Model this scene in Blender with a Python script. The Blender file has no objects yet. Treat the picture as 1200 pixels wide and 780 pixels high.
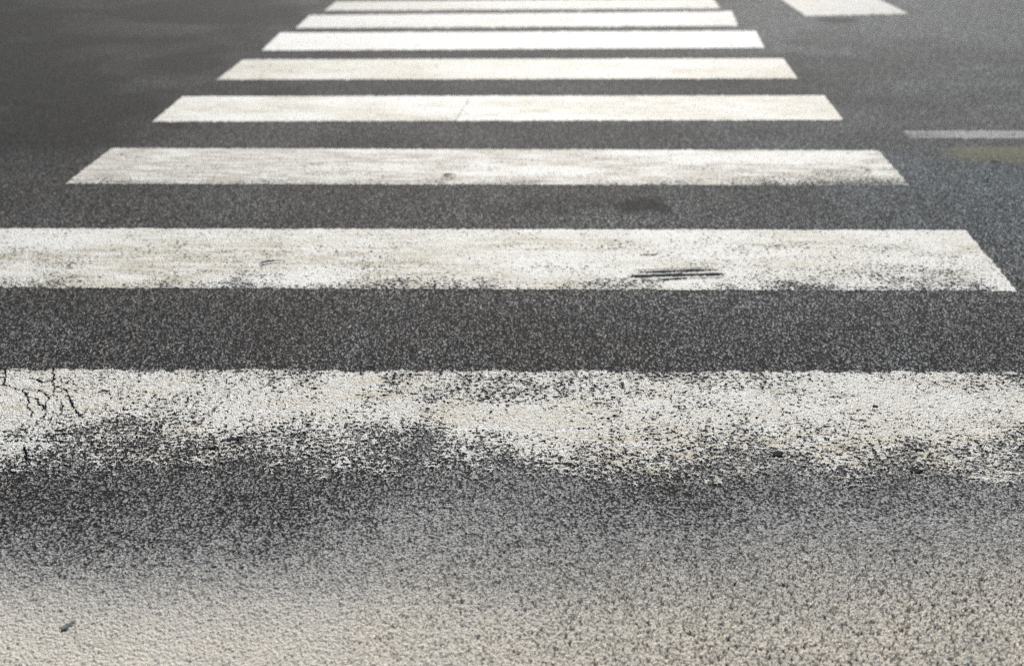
import bpy, math, random
import numpy as np

# ------------------------------------------------------------------ camera, light, exposure
H, PITCH, YAW, ROLL, FPX = 1.2178, 27.6195, 2.5618, -0.3714, 1082.0     # eye height, angles, focal length on a 1200 px wide frame
SC = bpy.context.scene
th, ps, ro = (math.radians(a) for a in (PITCH, YAW, ROLL))
FWD = np.array([-math.sin(ps)*math.cos(th), math.cos(ps)*math.cos(th), -math.sin(th)])
R0 = np.array([math.cos(ps), math.sin(ps), 0.0]); U0 = np.cross(R0, FWD)
RT = R0*math.cos(ro) + U0*math.sin(ro); UP = -R0*math.sin(ro) + U0*math.cos(ro)
from mathutils import Matrix, Vector
cam_d = bpy.data.cameras.new("camera"); cam = bpy.data.objects.new("camera", cam_d)
SC.collection.objects.link(cam)
M = Matrix(((RT[0], UP[0], -FWD[0], 0), (RT[1], UP[1], -FWD[1], 0), (RT[2], UP[2], -FWD[2], H + .003), (0, 0, 0, 1)))
cam.matrix_world = M
cam_d.sensor_width = 36; cam_d.lens = 36*FPX/1200; cam_d.clip_start = .05; cam_d.clip_end = 2000
cam_d.dof.use_dof = True; cam_d.dof.focus_distance = 2.16; cam_d.dof.aperture_fstop = (cam_d.lens/1000)/0.0142
SC.camera = cam

SUN_EL, SUN_AZ = 33, 3          # degrees; azimuth clockwise from +Y (straight ahead)
world = bpy.data.worlds.new("World"); SC.world = world; world.use_nodes = True
wn = world.node_tree
sky = wn.nodes.new("ShaderNodeTexSky"); sky.sky_type = 'NISHITA'; sky.sun_disc = False
sky.sun_elevation = math.radians(SUN_EL); sky.sun_rotation = math.radians(SUN_AZ)
bg = wn.nodes["Background"]; bg.inputs[1].default_value = 0.07
wn.links.new(sky.outputs[0], bg.inputs[0])
sd = bpy.data.lights.new("sun", 'SUN'); sun = bpy.data.objects.new("sun", sd); SC.collection.objects.link(sun)
sd.energy = 5.0; sd.angle = math.radians(0.6); sd.color = (1, .955, .89)
el, az = math.radians(SUN_EL), math.radians(SUN_AZ)
sun.rotation_euler = Vector((-math.sin(az)*math.cos(el), -math.cos(az)*math.cos(el), -math.sin(el))).to_track_quat('-Z', 'Y').to_euler()
sun.location = (0, 20, 15)
SC.view_settings.view_transform = 'Standard'; SC.view_settings.look = 'None'
SC.view_settings.gamma = 1; SC.view_settings.exposure = 0.16
SC.cycles.use_denoising = False; SC.cycles.sample_clamp_direct = 4; SC.cycles.sample_clamp_indirect = 2; SC.cycles.pixel_filter_type = 'BLACKMAN_HARRIS'; SC.cycles.filter_width = 1.1
SC.cycles.transparent_max_bounces = 12; SC.cycles.max_bounces = 5

# ------------------------------------------------------------------ helpers
def ground(x, y):
    """point of the flat road surveyed at a given place of the photograph"""
    d = FWD + RT*(x-600)/FPX - UP*(y-390)/FPX
    return float(-d[0]*H/d[2]), float(-d[1]*H/d[2])

def tag(o, label=None, cat=None, group=None, kind=None):
    if label: o["label"] = label
    if cat: o["category"] = cat
    if group: o["group"] = group
    if kind: o["kind"] = kind
    return o

def hashv(ix, iy, seed):
    v = (ix.astype(np.int64)*374761393 + iy.astype(np.int64)*668265263 + seed*974711) & 0xffffffff
    v = ((v ^ (v >> 13))*1274126177) & 0xffffffff
    v = (v ^ (v >> 16)) & 0xffffffff
    return v/4294967295.0

def vnoise(x, y, seed):
    ix, iy = np.floor(x), np.floor(y); fx, fy = x-ix, y-iy
    fx = fx*fx*(3-2*fx); fy = fy*fy*(3-2*fy)
    a, b = hashv(ix, iy, seed), hashv(ix+1, iy, seed); c, d = hashv(ix, iy+1, seed), hashv(ix+1, iy+1, seed)
    return (a*(1-fx)+b*fx)*(1-fy) + (c*(1-fx)+d*fx)*fy

def fbm(x, y, seed, octs=4, gain=.55):                 # about -1 .. 1
    s = 0; a = 1; n = 0
    for k in range(octs):
        s = s + a*(vnoise(x*2**k + 17.3*k, y*2**k - 9.1*k, seed+k)*2-1); n += a; a *= gain
    return s/n*1.6

def smooth(a, b, v):
    t = np.clip((v-a)/(b-a), 0, 1); return t*t*(3-2*t)

def blob(X, Y, px, py, rx, ry, n=0.0):
    cx, cy = ground(px, py)
    d = np.sqrt(((X-cx)/rx)**2 + ((Y-cy)/ry)**2) + n
    return 1 - smooth(.5, 1.1, d)

def grid_mesh(name, X, Y, Z, attrs, mat):
    ny, nx = X.shape
    co = np.stack([X, Y, np.full_like(X, Z) if np.isscalar(Z) else Z], -1).reshape(-1, 3).astype(np.float32)
    i = np.arange(ny*nx, dtype=np.int32).reshape(ny, nx)
    q = np.stack([i[:-1, :-1], i[:-1, 1:], i[1:, 1:], i[1:, :-1]], -1).reshape(-1, 4)
    me = bpy.data.meshes.new(name)
    me.vertices.add(len(co)); me.vertices.foreach_set("co", co.ravel())
    me.loops.add(q.size); me.loops.foreach_set("vertex_index", q.ravel())
    me.polygons.add(len(q)); me.polygons.foreach_set("loop_start", np.arange(0, q.size, 4, dtype=np.int32))
    me.polygons.foreach_set("use_smooth", np.ones(len(q), dtype=bool))
    me.update(calc_edges=True)
    for k, v in attrs.items():
        a = me.attributes.new(k, 'FLOAT', 'POINT'); a.data.foreach_set("value", np.broadcast_to(v, X.shape).astype(np.float32).ravel())
    me.materials.append(mat)
    o = bpy.data.objects.new(name, me); SC.collection.objects.link(o)
    return o

# ------------------------------------------------------------------ materials
class NT:
    def __init__(s, tree): s.t = tree
    def n(s, typ, **kw):
        nd = s.t.nodes.new(typ)
        for k, v in kw.items(): setattr(nd, k, v)
        return nd
    def put(s, sock, v):
        if hasattr(v, "is_linked") or hasattr(v, "links"): s.t.links.new(v, sock)
        else: sock.default_value = v
    def m(s, op, a, b=None, c=None, clamp=False):
        nd = s.n("ShaderNodeMath", operation=op, use_clamp=clamp); s.put(nd.inputs[0], a)
        if b is not None: s.put(nd.inputs[1], b)
        if c is not None: s.put(nd.inputs[2], c)
        return nd.outputs[0]
    def mix(s, f, a, b, blend='MIX'):
        nd = s.n("ShaderNodeMix", data_type='RGBA', blend_type=blend, clamp_factor=True)
        s.put(nd.inputs[0], f); s.put(nd.inputs[6], a); s.put(nd.inputs[7], b); return nd.outputs[2]
    def rng(s, v, a, b, c=0., d=1.):
        nd = s.n("ShaderNodeMapRange", clamp=True); s.put(nd.inputs[0], v)
        for i, q in zip((1, 2, 3, 4), (a, b, c, d)): s.put(nd.inputs[i], q)
        return nd.outputs[0]
    def noise(s, vec, sc, det=2, rough=.5, dist=0.):
        nd = s.n("ShaderNodeTexNoise", noise_dimensions='2D'); s.put(nd.inputs['Vector'], vec)
        nd.inputs['Scale'].default_value = sc; nd.inputs['Detail'].default_value = det
        nd.inputs['Roughness'].default_value = rough; nd.inputs['Distortion'].default_value = dist
        return nd.outputs
    def vor(s, vec, sc, feat='F1'):
        nd = s.n("ShaderNodeTexVoronoi", voronoi_dimensions='2D', feature=feat); s.put(nd.inputs['Vector'], vec)
        nd.inputs['Scale'].default_value = sc; return nd.outputs
    def attr(s, name):
        nd = s.n("ShaderNodeAttribute", attribute_name=name); return nd.outputs['Fac']
    def vm(s, op, a, b):
        nd = s.n("ShaderNodeVectorMath", operation=op); s.put(nd.inputs[0], a); s.put(nd.inputs[1], b); return nd.outputs[0]

RELIEF = 0.0046          # metres between the deepest pit and the highest stone

def field_group():
    """relief and stone colours of the road surface, by place on the ground"""
    g = bpy.data.node_groups.new("asphalt_field", 'ShaderNodeTree')
    for nm, ty in (("relief", 'NodeSocketFloat'), ("stone", 'NodeSocketFloat'), ("pick", 'NodeSocketFloat'), ("fine", 'NodeSocketFloat')):
        g.interface.new_socket(nm, in_out='OUTPUT', socket_type=ty)
    t = NT(g); out = t.n("NodeGroupOutput")
    P = t.vm('MULTIPLY', t.n("ShaderNodeNewGeometry").outputs['Position'], (1, 1, 0))
    w = t.noise(P, 80, 2, .6)[1]
    P2 = t.vm('ADD', P, t.vm('MULTIPLY', t.vm('SUBTRACT', w, (.5, .5, .5)), (.010, .010, 0)))
    v1 = t.vor(P2, 150); v2 = t.vor(P2, 310)
    sep = t.n("ShaderNodeSeparateColor"); t.put(sep.inputs[0], v1[1])
    sep2 = t.n("ShaderNodeSeparateColor"); t.put(sep2.inputs[0], v2[1])
    dome1 = t.rng(v1[0], .05, .72, 1, 0)
    dome2 = t.rng(v2[0], .05, .75, 1, 0)
    k1 = t.m('MULTIPLY', dome1, t.m('MULTIPLY_ADD', sep.outputs[0], .65, .35))
    k2 = t.m('MULTIPLY', dome2, t.m('MULTIPLY_ADD', sep2.outputs[0], .6, .4))
    nz = t.noise(P, 190, 4, .66)[0]
    lump = t.noise(P, 48, 3, .6)[0]
    r = t.m('MULTIPLY', k1, .46)
    r = t.m('MULTIPLY_ADD', k2, .22, r)
    r = t.m('ADD', r, t.rng(nz, .25, .75, 0, .26))
    r = t.m('ADD', r, t.rng(lump, .25, .75, 0, .22))
    t.put(out.inputs['relief'], t.rng(r, .22, .86))
    t.put(out.inputs['stone'], dome1)
    t.put(out.inputs['pick'], sep.outputs[1])
    t.put(out.inputs['fine'], sep2.outputs[1])
    return g
FIELD = field_group()

def new_mat(name):
    m = bpy.data.materials.new(name); m.use_nodes = True; m.displacement_method = 'BOTH'
    t = NT(m.node_tree); b = m.node_tree.nodes["Principled BSDF"]; o = m.node_tree.nodes["Material Output"]
    return m, t, b, o

def asphalt_colour(t, f):
    """bitumen with scattered pale and dark stones, then the dust that lies on top of the stones"""
    tone = t.attr("tone"); hue = t.attr("cool")
    base = t.mix(t.rng(f['relief'], .15, .9), (.003, .003, .0035, 1), (.050, .0495, .051, 1))
    pale = t.m('POWER', t.rng(f['pick'], .45, 1.0), 1.6)
    pale = t.m('MULTIPLY', pale, t.rng(f['stone'], .25, .55))
    c = t.mix(t.m('MULTIPLY', pale, .95), base, (.44, .435, .42, 1))
    pale2 = t.m('MULTIPLY', t.rng(f['fine'], .74, .98), t.rng(f['relief'], .3, .5))
    c = t.mix(t.m('MULTIPLY', pale2, .8), c, (.42, .415, .40, 1))
    cc = t.n("ShaderNodeCombineColor")
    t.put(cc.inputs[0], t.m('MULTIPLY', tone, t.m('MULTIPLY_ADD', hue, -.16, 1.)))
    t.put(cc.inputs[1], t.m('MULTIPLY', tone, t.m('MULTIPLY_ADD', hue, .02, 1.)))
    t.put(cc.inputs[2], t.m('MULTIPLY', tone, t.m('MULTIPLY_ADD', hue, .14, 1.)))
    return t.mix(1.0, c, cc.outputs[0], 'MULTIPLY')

def mat_road():
    m, t, b, o = new_mat("worn_asphalt")
    g = t.n("ShaderNodeGroup"); g.node_tree = FIELD; f = g.outputs
    c = asphalt_colour(t, f)
    P = t.vm('MULTIPLY', t.n("ShaderNodeNewGeometry").outputs['Position'], (1, 1, 0))
    dust = t.attr("dust")
    lim = t.m('SUBTRACT', 1.02, t.m('MULTIPLY', dust, 1.30))
    cov = t.rng(f['relief'], t.m('SUBTRACT', lim, .30), t.m('ADD', lim, .34))
    tint = t.noise(P, 9, 4, .6)[0]
    warm = t.rng(dust, .42, 1.0)
    dc = t.mix(t.rng(tint, .3, .7), (.66, .63, .555, 1), (.71, .66, .575, 1))
    dc = t.mix(warm, (.50, .50, .485, 1), dc)
    dn = t.noise(P, 420, 2, .6)[0]
    dc = t.mix(t.rng(dn, .35, .7, 0, .10), dc, (.25, .24, .23, 1))
    film = t.m('MULTIPLY', dust, t.m('MULTIPLY', dust, .30))
    c = t.mix(film, c, t.mix(warm, (.33, .33, .32, 1), (.40, .375, .34, 1)))
    c = t.mix(t.m('MULTIPLY', cov, .95), c, dc)
    yel = t.attr("ochre")
    c = t.mix(t.m('MULTIPLY', yel, t.rng(f['relief'], .2, .7, .3, .7)), c, (.27, .25, .14, 1))
    cn = t.noise(t.vm('MULTIPLY', P, (1.25, .8, 1)), 118, 3, .6, .8)[0]; cleft = t.rng(cn, .37, .45, 0, 1)
    c = t.mix(t.m('MULTIPLY', t.m('SUBTRACT', 1.0, cleft), t.m('MULTIPLY', t.attr("coarse"), .6, clamp=True)), c, (.07, .055, .045, 1))
    t.put(b.inputs['Base Color'], c); b.inputs['Roughness'].default_value = .82
    b.inputs['Specular IOR Level'].default_value = .16
    co = t.m('MULTIPLY', t.m('SUBTRACT', cleft, 1.0), t.m('MULTIPLY', t.attr("coarse"), 1.9))
    h = t.m('MULTIPLY', t.m('SUBTRACT', t.m('ADD', t.m('MULTIPLY', f['relief'], t.m('MULTIPLY_ADD', t.attr("coarse"), .45, 1.0)), co), t.m('MULTIPLY', t.attr("crack"), 1.3)), RELIEF)
    d = t.n("ShaderNodeDisplacement"); d.inputs['Midlevel'].default_value = 0; d.inputs['Scale'].default_value = 1
    t.put(d.inputs['Height'], h); t.put(o.inputs['Displacement'], d.outputs[0])
    return m

LIFT = 0.003
def mat_paint(name, white, stain, smoothness=.6):
    m, t, b, o = new_mat(name)
    g = t.n("ShaderNodeGroup"); g.node_tree = FIELD; f = g.outputs
    P = t.vm('MULTIPLY', t.n("ShaderNodeNewGeometry").outputs['Position'], (1, 1, 0))
    amount = t.attr("paint")
    gr = t.noise(t.vm('MULTIPLY', P, (.8, 1.1, 1)), 95, 3, .6)[0]
    key = t.m('ADD', t.m('MULTIPLY', f['relief'], .42), t.rng(gr, .26, .74, 0, .66))
    lim = t.m('SUBTRACT', 1.0, amount)
    cov = t.rng(key, t.m('SUBTRACT', lim, .035), t.m('ADD', lim, .05))
    # tyre grime: streaks along the way the traffic runs
    st = t.noise(t.vm('MULTIPLY', P, (1, 6.5, 1)), 5.5, 5, .68)[0]
    st2 = t.noise(t.vm('MULTIPLY', P, (1, 3.0, 1)), 60, 3, .65)[0]
    s = t.m('MULTIPLY', t.rng(st, .37, .58), t.rng(st2, .3, .62, .15, 1))
    s = t.m('MULTIPLY', s, t.attr("stain"), clamp=True)
    c = t.mix(s, white, stain)
    c = t.mix(t.m('MULTIPLY', t.rng(f['relief'], .5, .15, 0, .6), t.attr("grime")), c, (.16, .15, .135, 1))
    c = t.mix(t.rng(amount, .62, .3, 0, .45), c, (.38, .375, .36, 1))
    fl = t.noise(P, 300, 2, .6)[0]
    c = t.mix(t.rng(fl, .5, .75, 0, .16), c, (.42, .40, .37, 1))
    t.put(b.inputs['Base Color'], c); b.inputs['Roughness'].default_value = .62
    b.inputs['Specular IOR Level'].default_value = .35
    tr = t.n("ShaderNodeBsdfTransparent"); mx = t.n("ShaderNodeMixShader")
    t.put(mx.inputs[0], cov); t.put(mx.inputs[1], tr.outputs[0]); t.put(mx.inputs[2], b.outputs[0])
    t.put(o.inputs['Surface'], mx.outputs[0])
    hh = t.m('MULTIPLY_ADD', f['relief'], RELIEF*smoothness, RELIEF*(1-smoothness) + .0006 - LIFT)
    d = t.n("ShaderNodeDisplacement"); d.inputs['Midlevel'].default_value = 0; d.inputs['Scale'].default_value = 1
    t.put(d.inputs['Height'], hh); t.put(o.inputs['Displacement'], d.outputs[0])
    return m

def mat_plain(name, col, rough=.9, var=.5, scale=120):
    m = bpy.data.materials.new(name); m.use_nodes = True
    t = NT(m.node_tree); b = m.node_tree.nodes["Principled BSDF"]
    n = t.n("ShaderNodeTexNoise"); n.inputs['Scale'].default_value = scale; n.inputs['Detail'].default_value = 4
    tc = t.n("ShaderNodeTexCoord"); t.put(n.inputs['Vector'], tc.outputs['Object'])
    c = t.mix(t.rng(n.outputs[0], .3, .7), tuple(v*(1-var) for v in col) + (1,), tuple(min(1, v*(1+var)) for v in col) + (1,))
    t.put(b.inputs['Base Color'], c); b.inputs['Roughness'].default_value = rough; b.inputs['Specular IOR Level'].default_value = .12
    bm = t.n("ShaderNodeBump"); bm.inputs['Strength'].default_value = .6; bm.inputs['Distance'].default_value = .001
    t.put(bm.inputs['Height'], n.outputs[0]); t.put(b.inputs['Normal'], bm.outputs[0])
    return m

# ------------------------------------------------------------------ the road: one graded sheet out to the horizon
STEP = 1.1
def depth(v): return H/math.tan(th + math.atan((v-390)/FPX))
v = np.arange(860, -45, -STEP)
Yn = np.array([depth(a) for a in v])
far = [Yn[-1]]; stp = Yn[-1]-Yn[-2]
while far[-1] < 900: stp *= 1.22; far.append(far[-1]+stp)
near = [Yn[0]]; stp = .002
while near[-1] > -300: stp *= 1.3; near.append(near[-1]-stp)
Yr = np.concatenate([np.array(near[1:])[::-1], Yn, np.array(far[1:])])
wr = np.maximum((Yr*math.cos(th) + H*math.sin(th)), .9)/FPX
wr = np.minimum(wr, 12*math.cos(th)/FPX)
u = np.arange(0, 745, STEP); uo = [u[-1]]; stp = STEP
while uo[-1] < 90000: stp *= 1.3; uo.append(uo[-1]+stp)
u = np.concatenate([u, np.array(uo[1:])]); u = np.concatenate([-u[:0:-1], u])
shift = -48                       # the view leans a little to the left
X = (u[None, :] + 0)*wr[:, None] - math.tan(ps)*np.clip(Yr, 0, 12)[:, None]
Y = np.repeat(Yr[:, None], X.shape[1], 1)

n_big = fbm(X*.9, Y*.9, 11, 4); n_mid = fbm(X*4, Y*4, 23, 4); n_str = fbm(X*.8, Y*5, 31, 4); n_edge = fbm(X*14, Y*14, 41, 3)
def ytab(pairs, Yq, px=600):
    ys = [ground(px, p[0])[1] for p in pairs]; vs = [p[1] for p in pairs]
    o = np.argsort(ys); return np.interp(Yq, np.array(ys)[o], np.array(vs)[o])
Yt = Y - .035*X                                   # the worn strip runs square to the bars
dust = ytab([(500, .30), (540, .34), (570, .35), (600, .40), (640, .50), (690, .72), (735, .95), (790, 1.12), (900, 1.0)], Yt)
dust = dust + n_mid*.08 + n_str*.05 + n_big*.05 - .08*smooth(.3, -.9, X)*smooth(1.25, 1.45, Yt)
dust = dust + .09*smooth(.1, 1.3, X)*smooth(5, 2.2, Y)
dust = np.where(Y > ground(600, 470)[1], .03 + .13*smooth(.2, 1.6, X) + .04*n_mid, dust)
dust = np.where(Y > 5, .04, dust)
tone = .9 + .22*n_big + .15*n_mid + .12*n_str
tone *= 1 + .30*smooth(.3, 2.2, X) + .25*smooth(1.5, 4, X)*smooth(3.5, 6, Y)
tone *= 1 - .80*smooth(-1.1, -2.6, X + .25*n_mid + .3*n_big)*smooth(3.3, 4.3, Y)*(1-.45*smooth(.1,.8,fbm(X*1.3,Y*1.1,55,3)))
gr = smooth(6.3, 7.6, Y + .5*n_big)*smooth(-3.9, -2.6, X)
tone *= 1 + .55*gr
tone *= 1 - .8*blob(X, Y, 748, 241, .14, .11, .3*n_edge)
tone *= 1 - .3*blob(X, Y, 640, 243, .3, .12, .5*n_mid)
tone *= 1 - .6*blob(X, Y, 985, 24, .26, .16, .3*n_mid)
cool = .25 + .75*smooth(.6, 1.9, X)*smooth(2.6, 3.3, Y)*smooth(4.5, 3.9, Y) - .35*smooth(1.5, -.5, X) + .15*n_mid
ox0, oy0 = ground(1080, 172); ox1, oy1 = ground(1110, 192)
ochre = smooth(ox0-.03, ox0+.22, X + .06*n_mid)*smooth(oy1-.02, oy1+.05, Y - .035*(X-ox0) + .02*n_edge)*smooth(oy0+.02, oy0-.01, Y - .035*(X-ox0))
ochre = ochre*(.95 + .35*n_mid)
CR = [[(6,433),(6,443),(4,451),(15,454),(25,457),(33,464),(33,472),(35,480),(38,487)],
      [(33,464),(38,466),(45,467),(46,474),(52,477),(54,484),(52,489)],
      [(62,432),(63,445),(63,456),(62,463),(57,464),(55,470),(52,476),(48,481)],
      [(27,456),(40,456),(50,458),(54,462),(57,466)],
      [(63,453),(74,455),(80,459),(82,468),(88,478),(93,486)],
      [(62,463),(70,471),(74,480),(70,487)], [(-14,450),(4,451)], [(-10,441),(6,443)], [(63,445),(50,448),(44,445),(30,442)],
      [(27,520),(30,530),(29,540)]]
inside_near = (np.abs(X) < 3) & (Y > .2)
def crack_field(X, Y, lines, wd):
    c = np.zeros(X.shape, np.float32)
    for ln in lines:
        pts = np.array([ground(*p) for p in ln])
        lo, hi = pts.min(0)-.03, pts.max(0)+.03
        box = (X > lo[0]) & (X < hi[0]) & (Y > lo[1]) & (Y < hi[1])
        if not box.any(): continue
        x = X[box]; y = Y[box]
        x = x + 0.0045*fbm(x*70, y*70, 5, 3); y = y + 0.0045*fbm(x*70, y*70, 9, 3)
        d = np.full(x.shape, 9.0)
        for a, b in zip(pts[:-1], pts[1:]):
            ab = b-a; s = np.clip(((x-a[0])*ab[0] + (y-a[1])*ab[1])/(ab@ab), 0, 1)
            d = np.minimum(d, np.hypot(x-a[0]-s*ab[0], y-a[1]-s*ab[1]))
        ww = wd*(.8 + .5*fbm(x*60, y*60, 3, 2))
        c[box] = np.maximum(c[box], 1-smooth(ww*.5, ww*1.2, d))
    return c
crack = crack_field(X, Y, CR, .0021)
coarse = np.where(inside_near, smooth(1.5, 1.25, Yt)*(.12 + 1.1*smooth(-.35, .35, X + .1*n_mid) + .3*n_mid), 0)
inside = (np.abs(X) < 12) & (Y > .3) & (Y < 20)
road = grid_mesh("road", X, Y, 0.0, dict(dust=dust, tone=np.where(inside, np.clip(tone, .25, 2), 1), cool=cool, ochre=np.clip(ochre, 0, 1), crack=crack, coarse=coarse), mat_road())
tag(road, "dark grey asphalt road, pale and dusty in the foreground", "road", kind="structure")

# ------------------------------------------------------------------ painted bars of the crossing
GROUP = "white zebra crossing bars across the road"
white = (.80, .795, .745, 1); brown = (.40, .345, .215, 1)
P_NEAR = mat_paint("worn_white_paint", white, (.60, .52, .37, 1), .72)
P_MID = mat_paint("road_paint", white, brown)
P_THIRD = mat_paint("grimy_road_paint", white, (.24, .195, .12, 1))
P_CREAM = mat_paint("cream_road_paint", (.70, .69, .635, 1), brown)
P_FAR = mat_paint("clean_road_paint", (.76, .76, .73, 1), brown)
P_OLD = mat_paint("old_road_paint", (.46, .465, .45, 1), brown)
P_DULL = mat_paint("dull_road_paint", (.60, .60, .575, 1), brown)
P_GREY = mat_paint("faded_grey_paint", (.26, .265, .265, 1), (.2, .2, .19, 1), .9)

def bar(name, quad, mat, paint, stain, grime, label, group=None, cat="crossing bar", nx=None, ny=None, edge=.006, world=False, extra=None):
    tl, tr, bl, br = [np.array(p if world else ground(*p)) for p in quad]
    L = np.linalg.norm(tr-tl); D = np.linalg.norm(tl-bl); yy = (tl[1]+bl[1])/2
    px = (yy*math.cos(th) + H*math.sin(th))/FPX*1.1
    nx = nx or int(L/px); ny = ny or max(8, int(D/(px*max(1.0, yy/H)*1.0)))
    s = np.linspace(0, 1, nx)[None, :, None]; t = np.linspace(0, 1, ny)[:, None, None]
    P = (bl*(1-s) + br*s)*(1-t) + (tl*(1-s) + tr*s)*t
    X, Y = P[..., 0], P[..., 1]; S, T = np.broadcast_to(s[..., 0], X.shape), np.broadcast_to(t[..., 0], X.shape)
    amt = paint(X, Y, S, T)
    # slightly uneven paint edge
    e = np.minimum(np.minimum(S, 1-S)*L, np.minimum(T, 1-T)*D)
    amt = amt - .9*(1-smooth(0, edge, e + .9*edge*fbm(X*38, Y*38, 77, 3)))
    if extra is not None: amt = amt - extra(X, Y)
    org = tl*0 + (tl+tr+bl+br)/4
    o = grid_mesh(name, X-org[0], Y-org[1], 0.0, dict(paint=amt, stain=stain(X, Y, S, T), grime=np.full(X.shape, grime)), mat)
    o.location = (org[0], org[1], LIFT)
    return tag(o, label, cat, group)

# nearest bar: how much paint is left, surveyed over its length
sx = [0, 100, 200, 300, 400, 500, 545, 600, 700, 850, 1000, 1100, 1200]
sy = [432, 440, 455, 480, 500, 520, 540, 560, 574]
tab = np.array([
 [.62, .62, .58, .56, .56, .50, .47, .50, .52, .54, .56, .58, .52],
 [.80, .70, .66, .64, .62, .54, .46, .48, .50, .56, .62, .64, .56],
 [.97, .80, .80, .74, .76, .60, .50, .56, .62, .64, .74, .80, .66],
 [.92, .74, .74, .80, .80, .64, .78, .86, .78, .74, .88, .86, .76],
 [.46, .24, .36, .60, .46, .22, .84, .92, .84, .58, .80, .82, .72],
 [.62, .32, .26, .32, .28, .20, .52, .68, .70, .46, .62, .64, .52],
 [.42, .26, .28, .34, .30, .20, .26, .42, .46, .36, .42, .44, .42],
 [.14, .12, .16, .16, .12, .08, .10, .18, .26, .22, .26, .26, .26],
 [.0]*13])
gx = np.array([ground(a, 500)[0] for a in sx]); gy = np.array([ground(600, b)[1] for b in sy])[::-1]; tabr = tab[::-1]
def near_paint(X, Y, S, T):
    xq = X + .05*fbm(X*9, Y*9, 61, 3); yq = Y - .035*X*0 + .06*fbm(X*6, Y*9, 67, 5)
    yq = yq - (np.interp(X, gx, [ground(a, 500)[1] for a in sx]) - ground(600, 500)[1])
    ix = np.clip(np.searchsorted(gx, xq)-1, 0, len(gx)-2); iy = np.clip(np.searchsorted(gy, yq)-1, 0, len(gy)-2)
    fx = np.clip((xq-gx[ix])/(gx[ix+1]-gx[ix]), 0, 1); fy = np.clip((yq-gy[iy])/(gy[iy+1]-gy[iy]), 0, 1)
    a = (tabr[iy, ix]*(1-fx) + tabr[iy, ix+1]*fx)*(1-fy) + (tabr[iy+1, ix]*(1-fx) + tabr[iy+1, ix+1]*fx)*fy
    return .27*smooth(0, .30, a) + .56*a + .10*fbm(X*24, Y*26, 71, 3) + .10*fbm(X*6, Y*9, 73, 3)
L1, L2 = -1.95, 1.75
def yat(px, py, Xq):       # line through the photograph's left and right ends of an edge
    (xa, ya), (xb, yb) = ground(0, py[0]), ground(1195, py[1]); return ya + (yb-ya)*(Xq-xa)/(xb-xa)
q1 = [(L1, yat(0, (431, 434), L1)), (L2, yat(0, (431, 434), L2)), (L1, yat(0, (575, 577), L1)), (L2, yat(0, (575, 577), L2))]
bar("zebra_bar", q1, P_NEAR, near_paint,
    lambda X, Y, S, T: np.clip(.45 + .5*smooth(.7, .3, T)*smooth(-.2, .3, X) + .4*fbm(X*5, Y*8, 81, 3), 0, 1), .55,
    "nearest crossing bar, badly worn and cracked, its lower half flaked away to bare asphalt", GROUP, world=True, edge=.012,
    extra=lambda X, Y: crack_field(X, Y, CR, .0021)*1.2)

def std_paint(base, low, seed, lowband=.25):
    def f(X, Y, S, T):
        return base + .09*fbm(X*5, Y*9, seed, 4) + .10*fbm(X*24, Y*30, seed+9, 3) - low*smooth(lowband, 0, T + .08*fbm(X*9, Y*9, seed+5, 3))
    return f
def std_stain(k, seed, mid=True):
    def f(X, Y, S, T):
        return np.clip(k*(.9 + 1.5*fbm(X*2.2, Y*6, seed, 3))*(1 - .5*smooth(.65, 1, T)), 0, 1)
    return f
la, lb = ground(0, 267), ground(0, 338); ra, rb = ground(1132, 269), ground(1195, 342)
def ext(a, b, x): return (x, a[1] + (b[1]-a[1])*(x-a[0])/(b[0]-a[0]))
q2 = [ext(la, ra, -2.03), ra, ext(lb, rb, -2.03), rb]
def p2(X, Y, S, T):
    return std_paint(.76, .20, 101)(X, Y, S, T) - .10*smooth(.45, 1.1, X)*smooth(.75, .2, T)*smooth(1.0, .955, S) + .18*smooth(.94, .99, S)*smooth(.3, 0, T)
bar("zebra_bar", q2, P_MID, p2, std_stain(.6, 107), .35,
    "second nearest crossing bar, long and speckled, with black scuff marks on it", GROUP, world=True)
def p3(X, Y, S, T):
    return std_paint(.80, .22, 111)(X, Y, S, T) - .2*smooth(.55, 1.2, X)*smooth(.6, .1, T)
bar("zebra_bar", [(131,173),(1030,176),(74,216.5),(1068,218.5)], P_THIRD, p3, std_stain(1.9, 117), .4,
    "third nearest crossing bar, streaked with brown grime, just beyond the scuffed bar", GROUP, edge=.004)
def p4(X, Y, S, T):
    return std_paint(.90, .12, 121)(X, Y, S, T)
bar("zebra_bar", [(214,112.5),(966,111.5),(177,143.5),(990,141.5)], P_MID, p4, std_stain(1.0, 127), .25,
    "fourth nearest crossing bar, bright white with one fine diagonal crack near its middle", GROUP, edge=.004,
    extra=lambda X, Y: crack_field(X, Y, [[(531,144),(537,136),(545,124),(552,112)]], .008)*.30)
far_bars = [
 ([(285,69.5),(918,68),(252,94.5),(936,93)], P_CREAM, .6, "fifth nearest crossing bar, slightly cream, beyond the bar with the diagonal crack"),
 ([(328,38),(886,36),(305,60.5),(897,57)], P_FAR, .25, "sixth nearest crossing bar, the blurred clean white one third from the far end"),
 ([(363,17.5),(858,13),(345,34),(866,31.5)], P_DULL, .4, "seventh nearest crossing bar, next to last at the far end of the crossing"),
 ([(394,1.5),(836,-2),(379,13.5),(845,11)], P_OLD, .5, "farthest crossing bar, blurred pale grey at the top edge of the view")]
for k, (q, mt, stn, lab) in enumerate(far_bars):
    bar("zebra_bar", q, mt, std_paint(.90, .12, 131+10*k), std_stain(stn, 137+10*k), .3, lab, GROUP, edge=.004)

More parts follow.
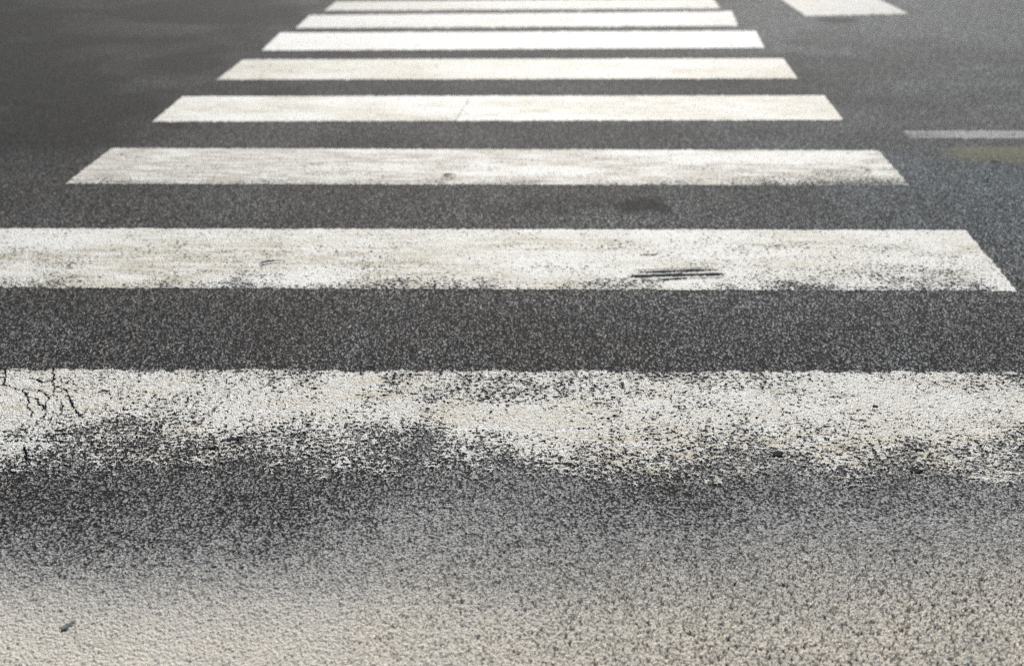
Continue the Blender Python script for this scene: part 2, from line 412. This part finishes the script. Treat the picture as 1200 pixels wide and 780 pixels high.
# stop line beyond the crossing, and the thin faded lane line at the right
sa, sb = ground(945, 20), ground(1067, 17)
bar("stop_line", [(sa[0]+.02, sa[1]+2.6), (sb[0]+.03, sb[1]+2.6), sa, sb], P_OLD, std_paint(.97, .1, 181), std_stain(.5, 183), .3,
    "short broad white road marking beyond the crossing, far right of the bars", None, "road marking", world=True)
ta, tb, tc_, td = ground(1057, 152.5), ground(1197, 152.5), ground(1066, 163), ground(1197, 162.5)
bar("lane_line", [ta, ext(ta, tb, 4.6), tc_, ext(tc_, td, 4.6)], P_GREY, lambda X, Y, S, T: .80 + .12*fbm(X*8, Y*14, 191, 3) + .2*smooth(.6, .9, T) + .12*smooth(.2, .0, T) - .25*smooth(.1, 0, S),
    std_stain(.4, 193), .5, "thin faded grey-white lane line right of the crossing bars", None, "road marking", world=True)

# ------------------------------------------------------------------ small things lying on the road
random.seed(4)
TAR = mat_plain("black_tar", (.022, .023, .028), .85, .5, 300)
def spot(px, py, wx, wy, rot, label, h=.0022, seed=0, mat=TAR, name="tar_spot", cat="tar spot", group="small dark tar spots on the crossing"):
    rnd = random.Random(seed); cx, cy = ground(px, py)
    N, R = 40, 7; vs = [(0, 0, RELIEF + .0004 + h)]; ph = [rnd.uniform(0, 6.28) for _ in range(6)]
    am = [rnd.uniform(.03, .14) for _ in range(6)]
    for r in range(1, R+1):
        for k in range(N):
            a = 2*math.pi*k/N; rr = 1 + sum(am[j]*math.sin((j+1)*a + ph[j]) for j in range(6))
            fr = r/R; x, y = math.cos(a)*rr*fr*wx/2, math.sin(a)*rr*fr*wy/2
            z = RELIEF + .0004 + h*(1-fr**3) - (.0028 if r == R else .0009 if r == R-1 else 0) + rnd.uniform(-.0004, .0004)
            vs.append((x*math.cos(rot)-y*math.sin(rot), x*math.sin(rot)+y*math.cos(rot), z))
    fs = [(0, 1+k, 1+(k+1) % N) for k in range(N)]
    for r in range(R-1):
        for k in range(N):
            a, b = 1+r*N+k, 1+r*N+(k+1) % N; fs.append((a, a+N, b+N, b))
    me = bpy.data.meshes.new(name); me.from_pydata(vs, [], fs); me.update()
    me.polygons.foreach_set("use_smooth", [True]*len(me.polygons)); me.materials.append(mat)
    o = bpy.data.objects.new(name, me); SC.collection.objects.link(o); o.location = (cx, cy, 0)
    return tag(o, label, cat, group)
spot(911, 532, .030, .022, .5, "black lump of tar in the worn lower edge of the nearest bar, right of middle", seed=1, h=.0006)
spot(1072, 551, .032, .022, -.2, "ragged tar spot below the nearest bar, far right", h=-.0012, seed=2)
spot(1077, 527, .020, .013, .1, "small tar spot just above the ragged one, far right", h=.0, seed=3)
spot(1025, 476, .014, .011, 0, "small round tar spot on the upper white part of the nearest bar, right", h=.0, seed=4)
spot(807, 525, .011, .011, 0, "tiny tar spot left of the black lump on the nearest bar", h=.0, seed=5)
spot(79, 733, .015, .024, -.45, "grey-black tar spot on the pale dusty foreground, lower left", h=-.0006, seed=6, mat=mat_plain("grey_tar", (.17, .175, .165), .8, .4, 300))
spot(270, 515, .045, .016, .25, "right of two black tar smears in the nearest bar's flaked edge", h=-.001, seed=7)
spot(244, 525, .040, .009, .2, "thinner, left of two black tar smears in the nearest bar's flaked edge", h=-.001, seed=8)

BARK = mat_plain("dark_twig_bark", (.03, .026, .022), .8, .4, 500)
def twig(px, py, ln, rad, ang, label, seed=0, mat=BARK):
    rnd = random.Random(seed); cx, cy = ground(px, py); N, S = 8, 9; vs = []; fs = []
    for i in range(S):
        t = i/(S-1); x = (t-.5)*ln; y = ln*.07*math.sin(t*3.1+seed) + rnd.uniform(-.0006, .0006); z = RELIEF + rad + .002*math.sin(t*3.14)
        r = rad*(.35 + .65*math.sin(min(1, t*1.25+.12)*math.pi)**.6 if t < .8 else .55*(1.15-t)/.35)
        for k in range(N):
            a = 2*math.pi*k/N; vs.append((x*math.cos(ang) - (y+r*math.cos(a))*math.sin(ang), x*math.sin(ang) + (y+r*math.cos(a))*math.cos(ang), z+r*math.sin(a)))
    for i in range(S-1):
        for k in range(N): fs.append((i*N+k, i*N+(k+1) % N, (i+1)*N+(k+1) % N, (i+1)*N+k))
    fs += [tuple(range(N-1, -1, -1)), tuple(range((S-1)*N, S*N))]
    me = bpy.data.meshes.new("twig"); me.from_pydata(vs, [], fs); me.update(); me.materials.append(mat)
    o = bpy.data.objects.new("twig", me); SC.collection.objects.link(o); o.location = (cx, cy, 0)
    return tag(o, label, "twig", "dark twigs and slivers on the crossing")
twig(527, 206, .055, .0032, .35, "dark sliver of twig on the brown-streaked third bar", 1)
twig(1018, 201, .032, .003, -.1, "short dark twig on the right end of the third bar", 2)
twig(1167, 191, .045, .003, -.1, "dark twig beside the ochre stain at the right edge of the view", 3)
twig(1157, 212, .030, .0032, -.2, "short black twig on bluish asphalt right of the third bar", 4)
twig(318, 308, .075, .0032, .12, "brown broken twig on the second nearest bar, left of the middle", 5, mat_plain("brown_twig_bark", (.10, .075, .05), .8, .4, 500))

# black scuff left on the second bar: a bundle of thin rubber streaks
RUB = mat_plain("scuffed_rubber", (.02, .021, .023), .95, .5, 220)
streaks = [((747, 319.6), (843, 316.2), 1.5), ((734, 324.2), (851, 321.2), 1.9), ((770, 328.3), (806, 326.2), 1.3), ((745, 317.2), (835, 313.6), .45),
           ((766, 323.2), (800, 321.3), 1.5), ((806, 326.2), (849, 325.2), .5), ((751, 328.8), (762, 328.2), .7), ((750, 299.2), (771, 298.6), .9),
           ((745, 324.2), (772, 322.3), 1.2), ((800, 322.9), (826, 321.4), .9), ((752, 330.3), (764, 330), .4)]
vs, fs = [], []; rnd = random.Random(9); ox, oy = ground(792, 322)
mpp = 1/330.0*3.0
for (a, b, wd) in streaks:
    A, B = np.array(ground(*a)), np.array(ground(*b)); n = 40; base = len(vs); d = (B-A)/np.linalg.norm(B-A); nn = np.array([-d[1], d[0]])
    ph = rnd.uniform(0, 6)
    for i in range(n+1):
        t = i/n; w = wd*mpp*.5*(min(1, t*9)**.7)*(min(1, (1-t)*9)**.7)*(.75 + .25*math.sin(t*17+ph) + rnd.uniform(-.12, .12))
        c = A + (B-A)*t + nn*.0006*math.sin(t*6+ph); z = RELIEF + .0010 + wd*.0001
        for sgn, off in ((1, 0), (-1, 0)):
            p = c + nn*sgn*max(w, .0002); vs.append((p[0]-ox, p[1]-oy, z))
        vs.append((c[0]-ox, c[1]-oy, z+.0007))
    for i in range(n):
        k = base + i*3; fs += [(k, k+2, k+5, k+3), (k+2, k+1, k+4, k+5)]
me = bpy.data.meshes.new("scuff_mark"); me.from_pydata(vs, [], fs); me.update(); me.materials.append(RUB)
o = bpy.data.objects.new("scuff_mark", me); SC.collection.objects.link(o); o.location = (ox, oy, 0)
tag(o, "black scuff of several thin parallel streaks on the second nearest bar", "scuff mark")
